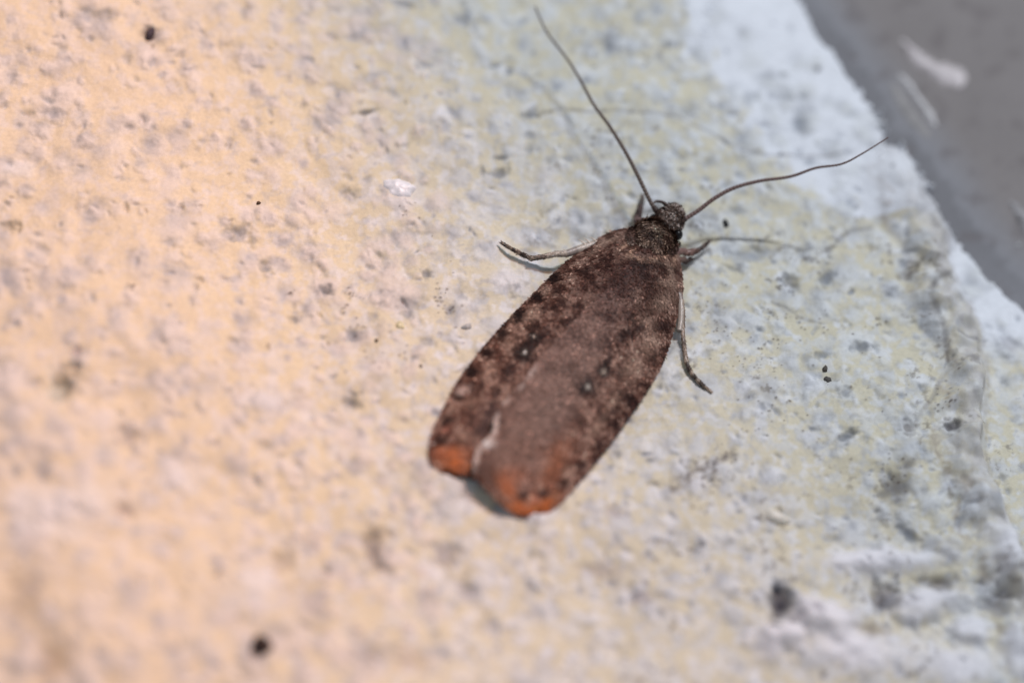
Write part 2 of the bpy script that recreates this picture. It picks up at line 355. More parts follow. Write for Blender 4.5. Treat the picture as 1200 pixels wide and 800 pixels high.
# tiny speckle of the paint
sp = sstep(.50, .75, fbm(X, Y, 0.12, 2, 201)); col = mix(col, (.36, .31, .25), .12*sp)
col = col*(1+0.05*fbm(X, Y, 0.2, 3, 221))[..., None]
# the ragged lip that has crept over the frame is greyer and thinner
lipm = sstep(0.75, 0.0, dF)*sstep(60, 180, PY)*sstep(330, 250, PY)
col = mix(col, (.50, .48, .475), 0.75*lipm*sstep(-.4, .3, n2))
col = mix(col, (.42, .41, .42), 0.5*sstep(.16, .0, dF))
H = H*(1-edge)+(-2.2)*edge
H = np.where(dF < -0.6, -2.6, H)
wall_mat = material('wall_plaster_paint', rough=0.62, spec=0.4, noise=[(9, .05), (34, .035)], bump=[(26, .25, .02), (9, .2, .05)])
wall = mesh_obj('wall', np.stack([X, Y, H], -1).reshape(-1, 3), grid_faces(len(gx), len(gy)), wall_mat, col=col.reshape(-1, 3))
tag(wall, 'rough painted plaster wall, cream and white with grey pits', kind='structure')
def wall_z(x, y):
    i = min(len(gx)-1, np.searchsorted(gx, x)); j = min(len(gy)-1, np.searchsorted(gy, y)); return float(H[i, j])
def on_wall(x, y, lift=0.0):
    """wall surface point seen at photo position x, y"""
    z = 0.0
    for _ in range(4):
        p = px(x, y, z); z = wall_z(p[0], p[1])
    return px(x, y, z+lift)

# ---------------------------------------------------------------- grey painted frame beside the plaster
FZ = -0.62
fxs = np.linspace(6, 46, 260); fys = np.linspace(-22, 34, 300)
FX, FY = np.meshgrid(fxs, fys, indexing='ij')
FPX, FPY = to_px(np.stack([FX, FY, np.full_like(FX, FZ)], -1))
fh = FZ+0.05*fbm(FX, FY, 6, 3, 301)+0.006*fbm(FX, FY, .7, 3, 311)
fd, fs = sdline(FPX, FPY, FRAME_EDGE); fd = -fd*fs/MM
fc = np.broadcast_to(np.array([.250, .228, .222]), FX.shape+(3,))*(1+.08*fbm(FX, FY, 3, 3, 321))[..., None]
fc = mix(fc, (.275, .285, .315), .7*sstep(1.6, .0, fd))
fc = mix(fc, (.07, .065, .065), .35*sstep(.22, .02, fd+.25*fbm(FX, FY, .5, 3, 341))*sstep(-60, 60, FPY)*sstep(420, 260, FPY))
fc = mix(fc, (.15, .13, .13), .5*sstep(.5, .9, fbm(FX, FY, .8, 2, 331)+.3))
frame_mat = material('grey_frame_paint', rough=0.6, spec=0.18, noise=[(5, .05), (30, .03)], bump=[(4, .15, .08), (30, .10, .02)])
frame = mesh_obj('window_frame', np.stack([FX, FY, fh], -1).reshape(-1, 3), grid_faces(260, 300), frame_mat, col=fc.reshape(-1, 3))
tag(frame, 'smooth grey painted frame beyond the ragged plaster edge', kind='structure')

# flat irregular flakes and smears
def blob_solid(name, cx, cy, rx, ry, ang, h, mat, z0, colr, seed, rough=.25, n=40, m=12, parent=None, flat=1.0, power=.5, outline=None):
    """a lumpy closed lens: outline radius varies, domed top and flat underside; centre is a world point"""
    rg = np.random.default_rng(seed)
    th = np.linspace(0, 2*np.pi, n, endpoint=False)
    ph = rg.uniform(0, 6.28, 6)
    rr = 1+rough*(0.5*np.sin(2*th+ph[0])+.35*np.sin(3*th+ph[1])+.28*np.sin(5*th+ph[2])+.2*np.sin(8*th+ph[3])+.12*np.sin(13*th+ph[4]))
    V = []; 
    ts = np.linspace(0, 1, m)
    for k, t in enumerate(ts):
        x = rx*rr*t*np.cos(th); y = ry*rr*t*np.sin(th)
        z = h*(1-t**2.6)**power*(1+.25*fbm(x+cx+seed, y+cy, max(rx, ry)*.6, 3, seed % 50))
        V.append(np.stack([cx+x*math.cos(ang)-y*math.sin(ang), cy+x*math.sin(ang)+y*math.cos(ang), z0+z], -1))
    V.append(np.stack([cx+rx*rr*np.cos(th)*math.cos(ang)-ry*rr*np.sin(th)*math.sin(ang), cy+rx*rr*np.cos(th)*math.sin(ang)+ry*rr*np.sin(th)*math.cos(ang), np.full(n, z0-.06)], -1))
    V = np.concatenate(V)
    rows = m+1
    i = np.arange(rows-1)[:, None]*n; j = np.arange(n)[None]
    F = np.stack([i+j, i+n+j, i+n+(j+1) % n, i+(j+1) % n], -1).reshape(-1, 4)
    cc = np.asarray(colr)*(1+.18*fbm(V[:, 0]*1+seed, V[:, 1], max(rx, ry)*.35, 3, 7))[:, None]
    return mesh_obj(name, V, F, mat, parent, col=cc)
smear_mat = material('dried_plaster_smear', rough=.7, noise=[(12, .12), (40, .08)], bump=[(14, .6, .06), (40, .4, .03)])
# ragged smear: one outline traced by hand, thick in the middle
def smear(name, pts, thick, mat, colr, zf, halfw, label, cat, seed, n=90, m=17):
    c = catmull(pts, n); c2 = px(c[:, 0], c[:, 1], zf)
    tng = np.gradient(c2[:, :2], axis=0); tng /= np.linalg.norm(tng, axis=1)[:, None]
    nr = np.stack([-tng[:, 1], tng[:, 0]], -1)
    s = np.linspace(0, 1, n)
    wv = np.interp(s, np.linspace(0, 1, len(halfw)), halfw)/MM
    v = np.linspace(-1, 1, m)
    Lw = wv*(1+.75*fbm(s*16+seed, s*0+1, 1, 4, seed, .7)); Rw = wv*(1+.75*fbm(s*22+seed+40, s*0+3, 1, 3, seed))
    off = np.where(v[None] < 0, v[None]*Lw[:, None], v[None]*Rw[:, None])
    Pxy = c2[:, None, :2]+nr[:, None]*off[..., None]
    prof = (1-np.abs(v)**3)[None]*np.clip(np.sin(np.pi*np.clip(s, .01, .99)), 0, 1)[:, None]**.35
    Z = zf-.05+(thick+.05)*prof*(1+.45*fbm(Pxy[..., 0], Pxy[..., 1], .5, 4, seed+3))
    P = np.concatenate([Pxy, Z[..., None]], -1).reshape(-1, 3)
    cc = np.asarray(colr)*(1+.22*fbm(P[:, 0], P[:, 1], .35, 3, seed+5))[:, None]
    return tag(mesh_obj(name, P, grid_faces(n, m), mat, col=cc), label, cat)
smear('plaster_smear', [(1057, 47), (1067, 58), (1080, 72), (1100, 84), (1118, 90), (1131, 97)], .12, smear_mat, (.72, .66, .66), FZ+.03, [3, 5, 12, 10, 16, 18, 11], 'ragged pinkish white plaster smear highest on the grey frame', 'smear', 3)
smear('plaster_streak', [(1055, 88), (1065, 100), (1077, 118), (1089, 134), (1097, 147)], .13, smear_mat, (.80, .78, .78), FZ+.03, [3, 5, 4, 4.5, 5.5, 3], 'thin straight white plaster streak on the grey frame beside the plaster edge', 'streak', 5)
smear('plaster_film', [(1046, 98), (1054, 112), (1064, 130), (1078, 148), (1090, 160)], .05, smear_mat, (.34, .325, .32), FZ+.035, [5, 9, 11, 10, 6], 'greyish scraped plaster film between the thin streak and the plaster edge', 'film', 8)
smear('plaster_smear', [(1183, 236), (1192, 244), (1204, 262), (1215, 285)], .10, smear_mat, (.40, .385, .39), FZ+.03, [3, 8, 12, 12], 'pale plaster smear on the grey frame cut by the right border', 'smear', 12)
p = px(1193, 288, FZ); tag(blob_solid('plaster_fleck', p[0], p[1], .08, .06, 0, .06, smear_mat, FZ+.03, (.6, .6, .62), 4), 'tiny white fleck on the grey frame below the right smear', 'fleck')

# ---------------------------------------------------------------- grains and crumbs lying on or set in the wall
grain_mat = material('mineral_grain', rough=.35, spec=.6, noise=[(10, .10)], bump=[(20, .4, .03)])
crumb_mat = material('dark_crumb', rough=.7, noise=[(20, .2)], bump=[(25, .6, .03)])
for name, x, y, rx, ry, a, h, c, mat, lab, cat in [
    ('quartz_grain', 467, 221, 19, 13, 8, .20, (.80, .83, .88), grain_mat, 'largest shiny white quartz grain set in the wall, left of the moth', 'grain'),
    ('sand_grain', 469, 382, 6, 6, 0, .12, (.66, .62, .40), grain_mat, 'small yellowish round grain between the moth and the orange lit area', 'grain'),
    ('sand_grain', 547, 383, 6.5, 4, 30, .12, (.48, .48, .47), grain_mat, 'small clear grey grain close to the left wing edge', 'grain'),
    ('sand_grain', 910, 606, 14, 8, -20, .2, (.80, .77, .68), grain_mat, 'pale cream oval grain in the lower right of the wall', 'grain'),
    ('dirt_crumb', 850, 262, 4.2, 4.8, 0, .14, (.035, .035, .035), crumb_mat, 'round black crumb to the right of the moth head', 'crumb'),
    ('dirt_crumb', 176, 41, 6, 9, -20, .25, (.06, .045, .06), crumb_mat, 'elongated dark crumb near the top left corner', 'crumb'),
    ('dirt_crumb', 306, 757, 10.5, 12, -30, .45, (.035, .018, .015), crumb_mat, 'biggest blurred dark crumb near the bottom edge', 'crumb'),
    ('dirt_crumb', 967, 432, 3.2, 4, 0, .1, (.10, .085, .07), crumb_mat, 'upper brown crumb of the close pair right of the hind leg', 'crumb'),
    ('dirt_crumb', 970, 445, 4.5, 4, 0, .12, (.11, .10, .09), crumb_mat, 'lower blackish crumb of the close pair right of the hind leg', 'crumb'),
    ('dirt_crumb', 441, 399, 2.2, 2.2, 0, .07, (.07, .035, .02), crumb_mat, 'tiny red brown speck left of the middle of the wings', 'crumb'),
    ('dirt_crumb', 493, 429, 2.0, 2.0, 0, .07, (.06, .03, .02), crumb_mat, 'tiny dark speck nearest the lower left wing edge', 'crumb'),
    ('dirt_crumb', 303, 238, 2.6, 2.4, 0, .08, (.10, .06, .035), crumb_mat, 'tiny brown speck alone in the upper left orange area', 'crumb'),
]:
    q = on_wall(x, y)
    z0 = q[2]
    tag(blob_solid(name, q[0], q[1], rx/MM, ry/MM*1.1, R(a), h, mat, z0-.015, c, int(x)+3, rough=.22, power=.6), lab, cat)

# ---------------------------------------------------------------- the moth
def palette(PXm, PYm, side, X_, Y_):
    """wing pigment by place on the wing (traced in photo pixels)"""
    n_f = fbm(X_, Y_, .16, 3, 401); n_m = fbm(X_, Y_, .55, 3, 411); n_l = fbm(X_, Y_, 2.2, 2, 421)
    base = np.broadcast_to(np.array([.150, .093, .080]), PXm.shape+(3,)).copy()
    cdx, cdy = PXm-700, PYm-350; ct = np.clip((cdx*-100+cdy*190)/46100, 0, 1)
    cen_ = sstep(48, 20, np.hypot(cdx+100*ct, cdy-190*ct))
    if side == 'left': cen_ = cen_*.3
    c = mix(base, (.30, .235, .215), sstep(-.15, .45, n_m*.8+n_f*.7)*(1-.40*cen_))
    c = mix(c, (.270, .212, .205), (.50+.35*n_l)*cen_)
    c = mix(c, (.055, .030, .027), .9*sstep(.05, .60, -n_m*.9-n_f*.6+n_l*.25)*(1-.40*cen_))
    def sp(x, y, rx, ry, a, colr, k, pw=2.2):
        nonlocal c
        dx, dy = PXm-x, -(PYm-y); ca, sa = math.cos(R(a)), math.sin(R(a))
        q = np.hypot((dx*ca+dy*sa)/rx, (-dx*sa+dy*ca)/ry)*(1+.35*n_f+.25*n_m)
        c = mix(c, np.array(colr), np.clip(k*np.exp(-q**pw), 0, 1))
    dk = (.028, .016, .016); dk2 = (.050, .026, .024); pl = (.36, .30, .27); gy_ = (.22, .18, .17)
    # base of the wings dark red brown, middle of the upper wing lilac grey
    sp(735, 320, 52, 34, 30, (.070, .034, .030), .85)
    sp(770, 350, 20, 40, -30, (.085, .050, .042), .6)
    sp(640, 480, 95, 34, 56, gy_, .60)
    sp(610, 545, 40, 26, 50, (.20, .135, .115), .4)
    if side == 'right':
        for a in [(778, 352, 9, 14, -60), (762, 400, 15, 10, 60), (742, 430, 15, 11, 60), (757, 378, 10, 8, 0), (720, 470, 14, 7, 55), (782, 330, 5, 13, 80), (700, 500, 14, 6, 55)]:
            sp(*a, pl, .55)
        for a in [(735, 390, 17, 5, 25), (748, 384, 8, 6, 0), (780, 382, 11, 7, -20), (712, 424, 5, 8, -10), (690, 440, 5, 5, 0), (716, 371, 5, 5, 0), (737, 466, 8, 8, 0), (720, 480, 8, 6, 0),
                  (588, 491, 4, 5, 0), (632, 392, 5, 9, -35), (760, 322, 7, 13, 60), (787, 312, 5, 9, -70)]:
            sp(*a, dk2, .85)
        sp(689, 452, 12, 11, 0, dk, 1, 3); sp(690, 451, 3.2, 3.0, 0, (.42, .44, .44), .95)
        sp(708, 432, 8, 9, 0, dk, .95, 3); sp(708, 434, 3, 3.5, 0, (.40, .39, .37), .9)
        for x, y in [(612, 579), (637, 578), (662, 564), (683, 544), (704, 520), (722, 496), (741, 471)]:
            sp(x, y, 7.5, 6.5, 40, dk2, .9, 3)
        orange = (.47, .205, .085)
        sp(592, 569, 9, 19, 38, orange, .75); sp(610, 594, 20, 8, 0, orange, .95); sp(640, 590, 17, 8, 35, orange, .85)
        sp(650, 545, 13, 34, -30, (.36, .19, .12), .5); sp(600, 556, 16, 12, 0, (.36, .18, .11), .5)
        sp(625, 582, 7, 6, 0, (.50, .30, .24), .6); sp(612, 579, 6, 5, 0, dk2, .85, 3); sp(637, 577, 6, 5, 0, dk2, .85, 3)
        sp(571, 553, 15, 26, 10, (.095, .060, .052), .7)
        sp(668, 550, 7, 6, 0, pl, .5); sp(652, 580, 5, 5, 0, pl, .4)
    else:
        for a in [(655, 339, 8, 5, 30), (659, 353, 7, 4, 50), (679, 357, 6, 5, 20), (668, 375, 7, 5, 30), (640, 360, 8, 5, 30), (630, 378, 7, 5, 50), (622, 402, 9, 8, 40), (640, 390, 6, 10, -35),
                  (598, 430, 8, 5, 50), (570, 500, 10, 6, 60), (578, 475, 8, 4, 55), (585, 455, 5, 4, 0), (690, 315, 8, 5, 40), (565, 450, 7, 5, 50)]:
            sp(*a, dk2, .85)
        sp(615, 413, 13, 11, 0, dk, 1, 3); sp(616, 412, 3.2, 2.8, 0, (.44, .46, .46), .95)
        sp(627, 393, 8, 7.5, 0, dk, .95, 3); sp(627, 393, 2.6, 2.4, 0, (.36, .35, .34), .9)
        for a in [(600, 400, 10, 8, 50), (575, 432, 9, 7, 50), (622, 370, 9, 7, 50), (553, 470, 8, 7, 50), (605, 372, 6, 8, 50), (545, 510, 9, 7, 0), (640, 340, 7, 6, 0), (628, 365, 8, 6, 40)]:
            sp(*a, pl, .40)
        for x, y in [(525, 491), (517, 515), (538, 462), (553, 434), (572, 412), (590, 390), (610, 369), (632, 346), (652, 324)]:
            sp(x, y, 8, 7, 50, dk, .92, 3)
        sp(543, 456, 8, 5, 20, (.55, .50, .50), .8); sp(530, 478, 6, 4, 40, pl, .5); sp(524, 502, 7, 4, 40, (.36, .22, .19), .6)
        sp(534, 540, 19, 10, -8, (.46, .20, .082), .92); sp(535, 528, 18, 7, -8, (.44, .20, .10), .65); sp(516, 532, 8, 9, 0, (.34, .14, .07), .6)
        sp(520, 525, 4, 4, 0, (.5, .32, .25), .5); sp(548, 536, 6, 4, 0, (.12, .05, .03), .5)
        sp(571, 490, 9, 24, -20, (.10, .075, .078), .75)
    if side == 'right': sp(787, 322, 3.5, 20, 12, pl, .6); sp(770, 305, 14, 2.5, -18, pl, .6)
    else: sp(718, 281, 16, 3, 18, pl, .6); sp(700, 292, 14, 3, 35, pl, .5); sp(740, 300, 8, 3, 0, pl, .5)
    for a in ([(752, 303, 9, 2.6, -25), (741, 295, 7, 2.4, 40), (768, 301, 7, 2.6, 10), (779, 299, 5, 3, -40), (733, 288, 8, 2.6, 25), (790, 303, 3, 6, 0)]):
        sp(*a, (.50, .39, .33), .62)
    sp(757, 309, 9, 5, 0, (.02, .01, .01), .7); sp(772, 309, 6, 5, 0, (.03, .015, .012), .6)
    og = ((c[..., 0]-c[..., 2]*2.2) > .06)*sstep(.05, .4, n_f+.3*n_m)
    c = mix(c, (.10, .045, .028), .45*og)
    c = c**1.38*np.array([1.74, 1.55, 1.36])
    return c

scale_mat = material('moth_scales', rough=.5, spec=.16, sheen=.0)
wing_mat = material('moth_wing', rough=.60, spec=.30, noise=[(22, .18)], bump=[(30, .5, .03)])
def scales(P, Nn, D, colr, L, W, lift, mat, name, parent, seed=0, jit=.35, hair=False):
    """one small pointed leaf per sample: base at P, pointing along D, riding along the normal; joined (too small to pick apart)"""
    rg = np.random.default_rng(seed); n = len(P)
    Nn = Nn/np.linalg.norm(Nn, axis=1)[:, None]
    D = D-Nn*np.sum(D*Nn, 1)[:, None]; D /= np.linalg.norm(D, axis=1)[:, None]
    B = np.cross(Nn, D)
    a = rg.normal(0, jit, n)[:, None]; D2 = D*np.cos(a)+B*np.sin(a); B = np.cross(Nn, D2)
    Ls = (L*rg.uniform(.7, 1.3, n))[:, None]; Ws = (W*rg.uniform(.75, 1.25, n))[:, None]
    lf = (lift*rg.uniform(.3, 1.5, n))[:, None]
    v0 = P+Nn*.004
    v1 = P+D2*Ls*.55+B*Ws*.5+Nn*lf*.5; v2 = P+D2*Ls*.55-B*Ws*.5+Nn*lf*.5
    v3 = P+D2*Ls*.95+B*Ws*.28+Nn*lf*.9; v4 = P+D2*Ls*.95-B*Ws*.28+Nn*lf*.9
    V = np.stack([v0, v1, v3, v4, v2], 1).reshape(-1, 3)
    o = np.arange(n)[:, None]*5
    F = np.concatenate([o+np.array([[0, 1, 4]])]); F4 = o+np.array([[1, 2, 3, 4]])
    br = rg.uniform(.62, 1.40, n)*np.where(rg.random(n) < .05, 2.3, 1.0)
    cc = np.repeat(np.clip(colr*br[:, None], 0, .75), 5, axis=0)
    ob = mesh_obj(name, V, [F, F4], mat, parent, col=cc)
    ob['kind'] = 'stuff'
    return ob

moth = bpy.data.objects.new('moth', None); C.objects.link(moth)
moth.empty_display_size = 1
tag(moth, 'brown mottled moth with orange wing tips resting on the rough wall', 'moth')

def wing(side, O, I, zin, zout, seed):
    ns, nt = 420, 130
    o = catmull(O, ns); i = catmull(I, ns)
    t = np.linspace(0, 1, nt)
    jag = np.random.default_rng(seed)
    s = np.linspace(0, 1, ns)
    px_ = i[:, None, 0]*(1-t)+o[:, None, 0]*t; py_ = i[:, None, 1]*(1-t)+o[:, None, 1]*t
    zi = np.interp(s, *zin); zo = np.interp(s, *zout)
    prof = 1-t**2.3
    Z = zo[:, None]+(zi-zo)[:, None]*prof[None]
    # low wrinkles along the wing
    Z += .035*np.sin(t*9+1.3*np.sin(s*3)[:, None])[..., ]*np.sin(np.pi*s)[:, None]*(1-t)
    P = px(px_, py_, Z)
    Z2 = Z+.018*fbm(P[..., 0], P[..., 1], .5, 3, 431)+.01*fbm(P[..., 0], P[..., 1], .12, 2, 441)
    P = px(px_, py_, Z2)
    cc = palette(px_, py_, side, P[..., 0], P[..., 1])
    # the white fringe along the inner edge of the upper wing
    if side == 'right':
        n_ = fbm(P[..., 0]*1.0, P[..., 1], .45, 3, 451)
        span = (.70+.30*sstep(.60, .66, s))*sstep(.42, .47, s)*sstep(.82, .77, s)
        g = np.exp(-((t[None]*np.hypot(*(o-i).T)[:, None])/2.7)**2)*span[:, None]*sstep(-.40, .10, n_)
        cc = mix(cc, (.66, .56, .51), .78*g)
        g2 = np.exp(-(((px_-571)/9)**2+((py_-518)/5)**2)); cc = mix(cc, (.85, .78, .74), .95*g2)
    V = P.reshape(-1, 3)
    # underside sheet for thickness
    Vb = V-np.array([0, 0, .014]); n0 = len(V)
    Ft = grid_faces(ns, nt); Fb = grid_faces(ns, nt)[:, ::-1]+n0
    e = np.arange(ns)*nt; rim = []
    for c0 in (e, e+nt-1): rim.append(np.stack([c0[:-1], c0[1:], c0[1:]+n0, c0[:-1]+n0], -1))
    f = np.concatenate([Ft, Fb]+rim)
    w_ = mesh_obj('forewing', np.concatenate([V, Vb]), f, wing_mat, moth, col=np.concatenate([cc.reshape(-1, 3)]*2))
    # normals and directions for the scales
    du = np.gradient(P, axis=0); dv = np.gradient(P, axis=1)
    Nn = np.cross(du, dv); Nn *= np.sign(Nn[..., 2:3]+1e-9)
    area = np.linalg.norm(np.cross(du, dv), axis=-1).ravel()
    rg = np.random.default_rng(seed); n = 15000
    k = rg.choice(len(area), n, p=area/area.sum())
    D = du.reshape(-1, 3); ok = np.linalg.norm(D, axis=1) > 1e-7
    k = k[ok[k]]
    scales(P.reshape(-1, 3)[k], Nn.reshape(-1, 3)[k], D[k], cc.reshape(-1, 3)[k], .115, .06, .022, scale_mat, 'scale_cover', w_, seed)
    # fringe: outer edge all the way round the tip
    n = 3600; ks = (rg.beta(1.2, 1.0, n)*(ns-3)+1).astype(int)
    E = P[ks, nt-1]; out = dv[ks, nt-1].copy(); bad = np.linalg.norm(out, axis=1) < 1e-6; out[bad] = du[ks[bad], nt-1]
    dd = du[ks, nt-1]; dd = dd/np.linalg.norm(dd, axis=1)[:, None]; out = out/np.linalg.norm(out, axis=1)[:, None]
    tipw = sstep(.78, .97, ks/ns)[:, None]
    d = dd+out*(.25+.6*tipw); 
    scales(E-np.array([0, 0, .005])-out*.05, Nn[ks, nt-2]+1e-6, d, cc[ks, nt-1]*1.0, .14+.05*tipw[:, 0], .04, -.005, scale_mat, 'edge_fringe', w_, seed+1, jit=.26)
    if side == 'right' or True:
        n = 900; ks = (rg.uniform(.80 if side == 'left' else .40, .995, n)*(ns-2)).astype(int)
        E = P[ks, 0]; out = -dv[ks, 0]; out = out/(np.linalg.norm(out, axis=1)[:, None]+1e-9); dd = du[ks, 0]; dd = dd/np.linalg.norm(dd, axis=1)[:, None]
        scales(E, Nn[ks, 1]+1e-6, dd+out*.8, cc[ks, 0], .13, .04, .0, scale_mat, 'inner_fringe', w_, seed+2, jit=.2)
    return w_, P, cc

OL = [(748, 266), (722, 270), (704, 278), (680, 295), (655, 315), (630, 340), (605, 365), (580, 392), (555, 422), (535, 450), (520, 480), (509, 502), (505, 520), (506, 536), (517, 548), (533, 555), (546, 557)]
IL = [(765, 300), (735, 335), (705, 368), (675, 402), (650, 432), (628, 462), (612, 488), (600, 510), (588, 530), (572, 548), (557, 556), (546, 557)]
OR = [(783, 286), (794, 297), (798, 315), (800, 340), (795, 365), (786, 397), (775, 428), (755, 461), (730, 497), (705, 530), (681, 560), (668, 575), (654, 588), (636, 599), (616, 604)]
IR = [(752, 292), (735, 312), (705, 345), (670, 380), (640, 413), (617, 446), (596, 468), (583, 487), (580, 506), (568, 520), (561, 530), (557, 552), (564, 562), (574, 573), (588, 586), (602, 597), (616, 604)]
wl, PL, _ = wing('left', OL, IL, ([0, .3, .7, 1], [.95, .98, .60, .2]), ([0, .1, .5, 1], [.60, .26, .22, .14]), 51)
wr, PR, _ = wing('right', OR, IR, ([0, .3, .7, .9, 1], [1.0, 1.08, .74, .44, .22]), ([0, .1, .5, 1], [.60, .26, .22, .15]), 52)

def uv_solid(f, nu=80, nv=48):
    u = np.linspace(0, 2*np.pi, nu, endpoint=False); v = np.linspace(.02, np.pi-.02, nv)
    U, Vv = np.meshgrid(u, v, indexing='ij')
    D = np.stack([np.cos(U)*np.sin(Vv), np.sin(U)*np.sin(Vv), np.cos(Vv)], -1)
    P = f(D)
    i = np.arange(nu)[:, None]*nv+np.arange(nv-1)[None]; j = ((np.arange(nu)+1) % nu)[:, None]*nv+np.arange(nv-1)[None]
    F = np.stack([i, i+1, j+1, j], -1).reshape(-1, 4)
    cap0 = (np.arange(nu)*nv)[None]; cap1 = (np.arange(nu)[::-1]*nv+nv-1)[None]
    return P, D, [F, cap0, cap1]
axis_dir = px(640, 440, 0)-px(785, 262, 0); axis_dir /= np.linalg.norm(axis_dir)   # towards the tail
side_dir = np.cross(np.array([0, 0, 1.]), axis_dir)
up = np.array([0, 0, 1.])
def ellipsoid(name, c, ra, rs, rz, parent, mat, colf, warp=None, nu=80, nv=48, rot=0.0):
    a = axis_dir*math.cos(rot)+side_dir*math.sin(rot); b = np.cross(up, a)
    def f(D):
        A, B_, Z = D[..., 0], D[..., 1], D[..., 2]
        k = 1 if warp is None else warp(A, B_, Z)[..., None]
        return c+(a*A[..., None]*ra+b*B_[..., None]*rs+up*Z[..., None]*rz)*k
    P, D, F = uv_solid(f, nu, nv)
    N_ = a*D[..., 0:1]/ra+b*D[..., 1:2]/rs+up*D[..., 2:3]/rz
    cc = colf(P, D)
    ob = mesh_obj(name, P.reshape(-1, 3), F, mat, parent, col=cc.reshape(-1, 3))
    return ob, P, N_/np.linalg.norm(N_, axis=-1)[..., None], cc, D
body_mat = material('moth_body', rough=.6, spec=.3, noise=[(18, .25)], bump=[(25, .5, .03)])
def cover(parent, P, N_, cc, D, n, L, W, lift, seed, name='scale_cover', jit=.4, dirv=None, zmin=-.3):
    rg = np.random.default_rng(seed)
    m = (D[..., 2] > zmin).ravel(); wgt = np.sin(np.arccos(np.clip(D[..., 2], -1, 1))).ravel()*m
    k = rg.choice(m.size, n, p=wgt/wgt.sum())
    d = np.broadcast_to(axis_dir if dirv is None else dirv, (n, 3))+rg.normal(0, .05, (n, 3))
    return scales(P.reshape(-1, 3)[k], N_.reshape(-1, 3)[k], d, cc.reshape(-1, 3)[k], L, W, lift, scale_mat, name, parent, seed, jit)
# abdomen, hidden under the wings but there
ab, *_ = ellipsoid('abdomen', px(690, 395, .42), 4.0, .85, .36, moth, body_mat, lambda P, D: np.broadcast_to(np.array([.16, .12, .10]), P.shape))
# thorax
def thc(P, D):
    x, y = to_px(P); c = np.broadcast_to(np.array([.11, .055, .038]), P.shape).copy()
    n_ = fbm(P[..., 0], P[..., 1], .17, 3, 461)
    c = mix(c, (.42, .28, .20), sstep(-.05, .45, n_)*.85); c = mix(c, (.03, .016, .012), sstep(.05, .5, -n_)*.8)
    def sp(x0, y0, rx, ry, a, cl, k):
        nonlocal c
        dx, dy = x-x0, -(y-y0); ca, sa = math.cos(R(a)), math.sin(R(a))
        c = mix(c, np.array(cl), k*np.exp(-np.hypot((dx*ca+dy*sa)/rx, (-dx*sa+dy*ca)/ry)**2.4))
    sp(770, 271, 11, 7, -20, (.020, .012, .010), .9); sp(745, 290, 9, 7, -20, (.025, .014, .012), .9); sp(752, 268, 9, 4, 20, (.03, .02, .015), .6)
    sp(758, 283, 12, 2.6, -25, (.60, .46, .36), .9); sp(764, 263, 14, 2.2, -20, (.48, .34, .26), .9); sp(776, 272, 4, 3.5, -60, (.34, .28, .2), .7)
    sp(745, 299, 9, 2.6, -20, (.50, .47, .46), .8); sp(765, 296, 7, 2.5, 0, (.40, .32, .28), .7); sp(775, 296, 6, 3, 50, (.42, .33, .27), .7)
    return c
th, TP, TN, TC, TD = ellipsoid('thorax', px(766, 280, .66), .66, .66, .44, moth, body_mat, thc, warp=lambda a, b, z: 1+.07*np.sin(a*5+1)*np.cos(b*4)+.05*np.sin(a*9)*np.sin(b*8))
cover(th, TP, TN, TC, TD, 5200, .26, .045, .075, 61, jit=.6)
# tegulae: the two shoulder flaps with pale rims
for (x, y, z, ra, rs, rot, s_) in [(743, 278, .74, .36, .20, .55, 1), (785, 290, .66, .36, .20, -.35, -1)]:
    def tgc(P, D, s_=s_):
        c = np.broadcast_to(np.array([.10, .055, .042]), P.shape).copy()
        rimk = sstep(.55, .95, np.hypot(D[..., 0], D[..., 1]))*sstep(-.2, .5, D[..., 0])
        return mix(c, (.55, .44, .36), .9*rimk)
    tg, P_, N_, c_, D_ = ellipsoid('tegula', px(x, y, z), ra, rs, .13, th, body_mat, tgc, rot=rot, nu=48, nv=28)
    cover(tg, P_, N_, c_, D_, 750, .17, .045, .025, 63+int(x))
# head with a rough tuft
hdc_px = (785, 258)
def hdc(P, D):
    n_ = fbm(P[..., 0], P[..., 1], .13, 3, 471)
    c = mix(np.broadcast_to(np.array([.17, .11, .085]), P.shape), (.62, .52, .46), sstep(.0, .45, n_))
    return mix(c, (.025, .014, .012), .9*sstep(.0, .4, -n_))
hd, HP, HN, HC, HD_ = ellipsoid('head', px(*hdc_px, .78), .40, .44, .38, moth, body_mat, hdc, nu=64, nv=40)
cover(hd, HP, HN, HC, HD_, 2600, .17, .04, .06, 71, name='hair_tuft', jit=.9, dirv=axis_dir*.6+up*.1)
tuft = px(789, 251, .88)
tf, P_, N_, c_, D_ = ellipsoid('crown_tuft', tuft, .26, .30, .20, hd, body_mat, hdc, nu=40, nv=24)
cover(tf, P_, N_, c_, D_, 1300, .18, .042, .08, 73, name='hair_tuft', jit=.7, dirv=-axis_dir*.7+up*.3)
# eyes, glossy black
eye_mat = material('moth_eye', rough=.22, spec=.35, use_attr=False, color=(.006, .005, .006), bump=[(60, .2, .01)])
for (x, y, z) in [(794, 275.5, .72), (766, 257, .45)]:
    ellipsoid('eye', px(x, y, z), .20, .17, .20, hd, eye_mat, lambda P, D: np.broadcast_to(np.array([.01, .01, .01]), P.shape), nu=40, nv=28)

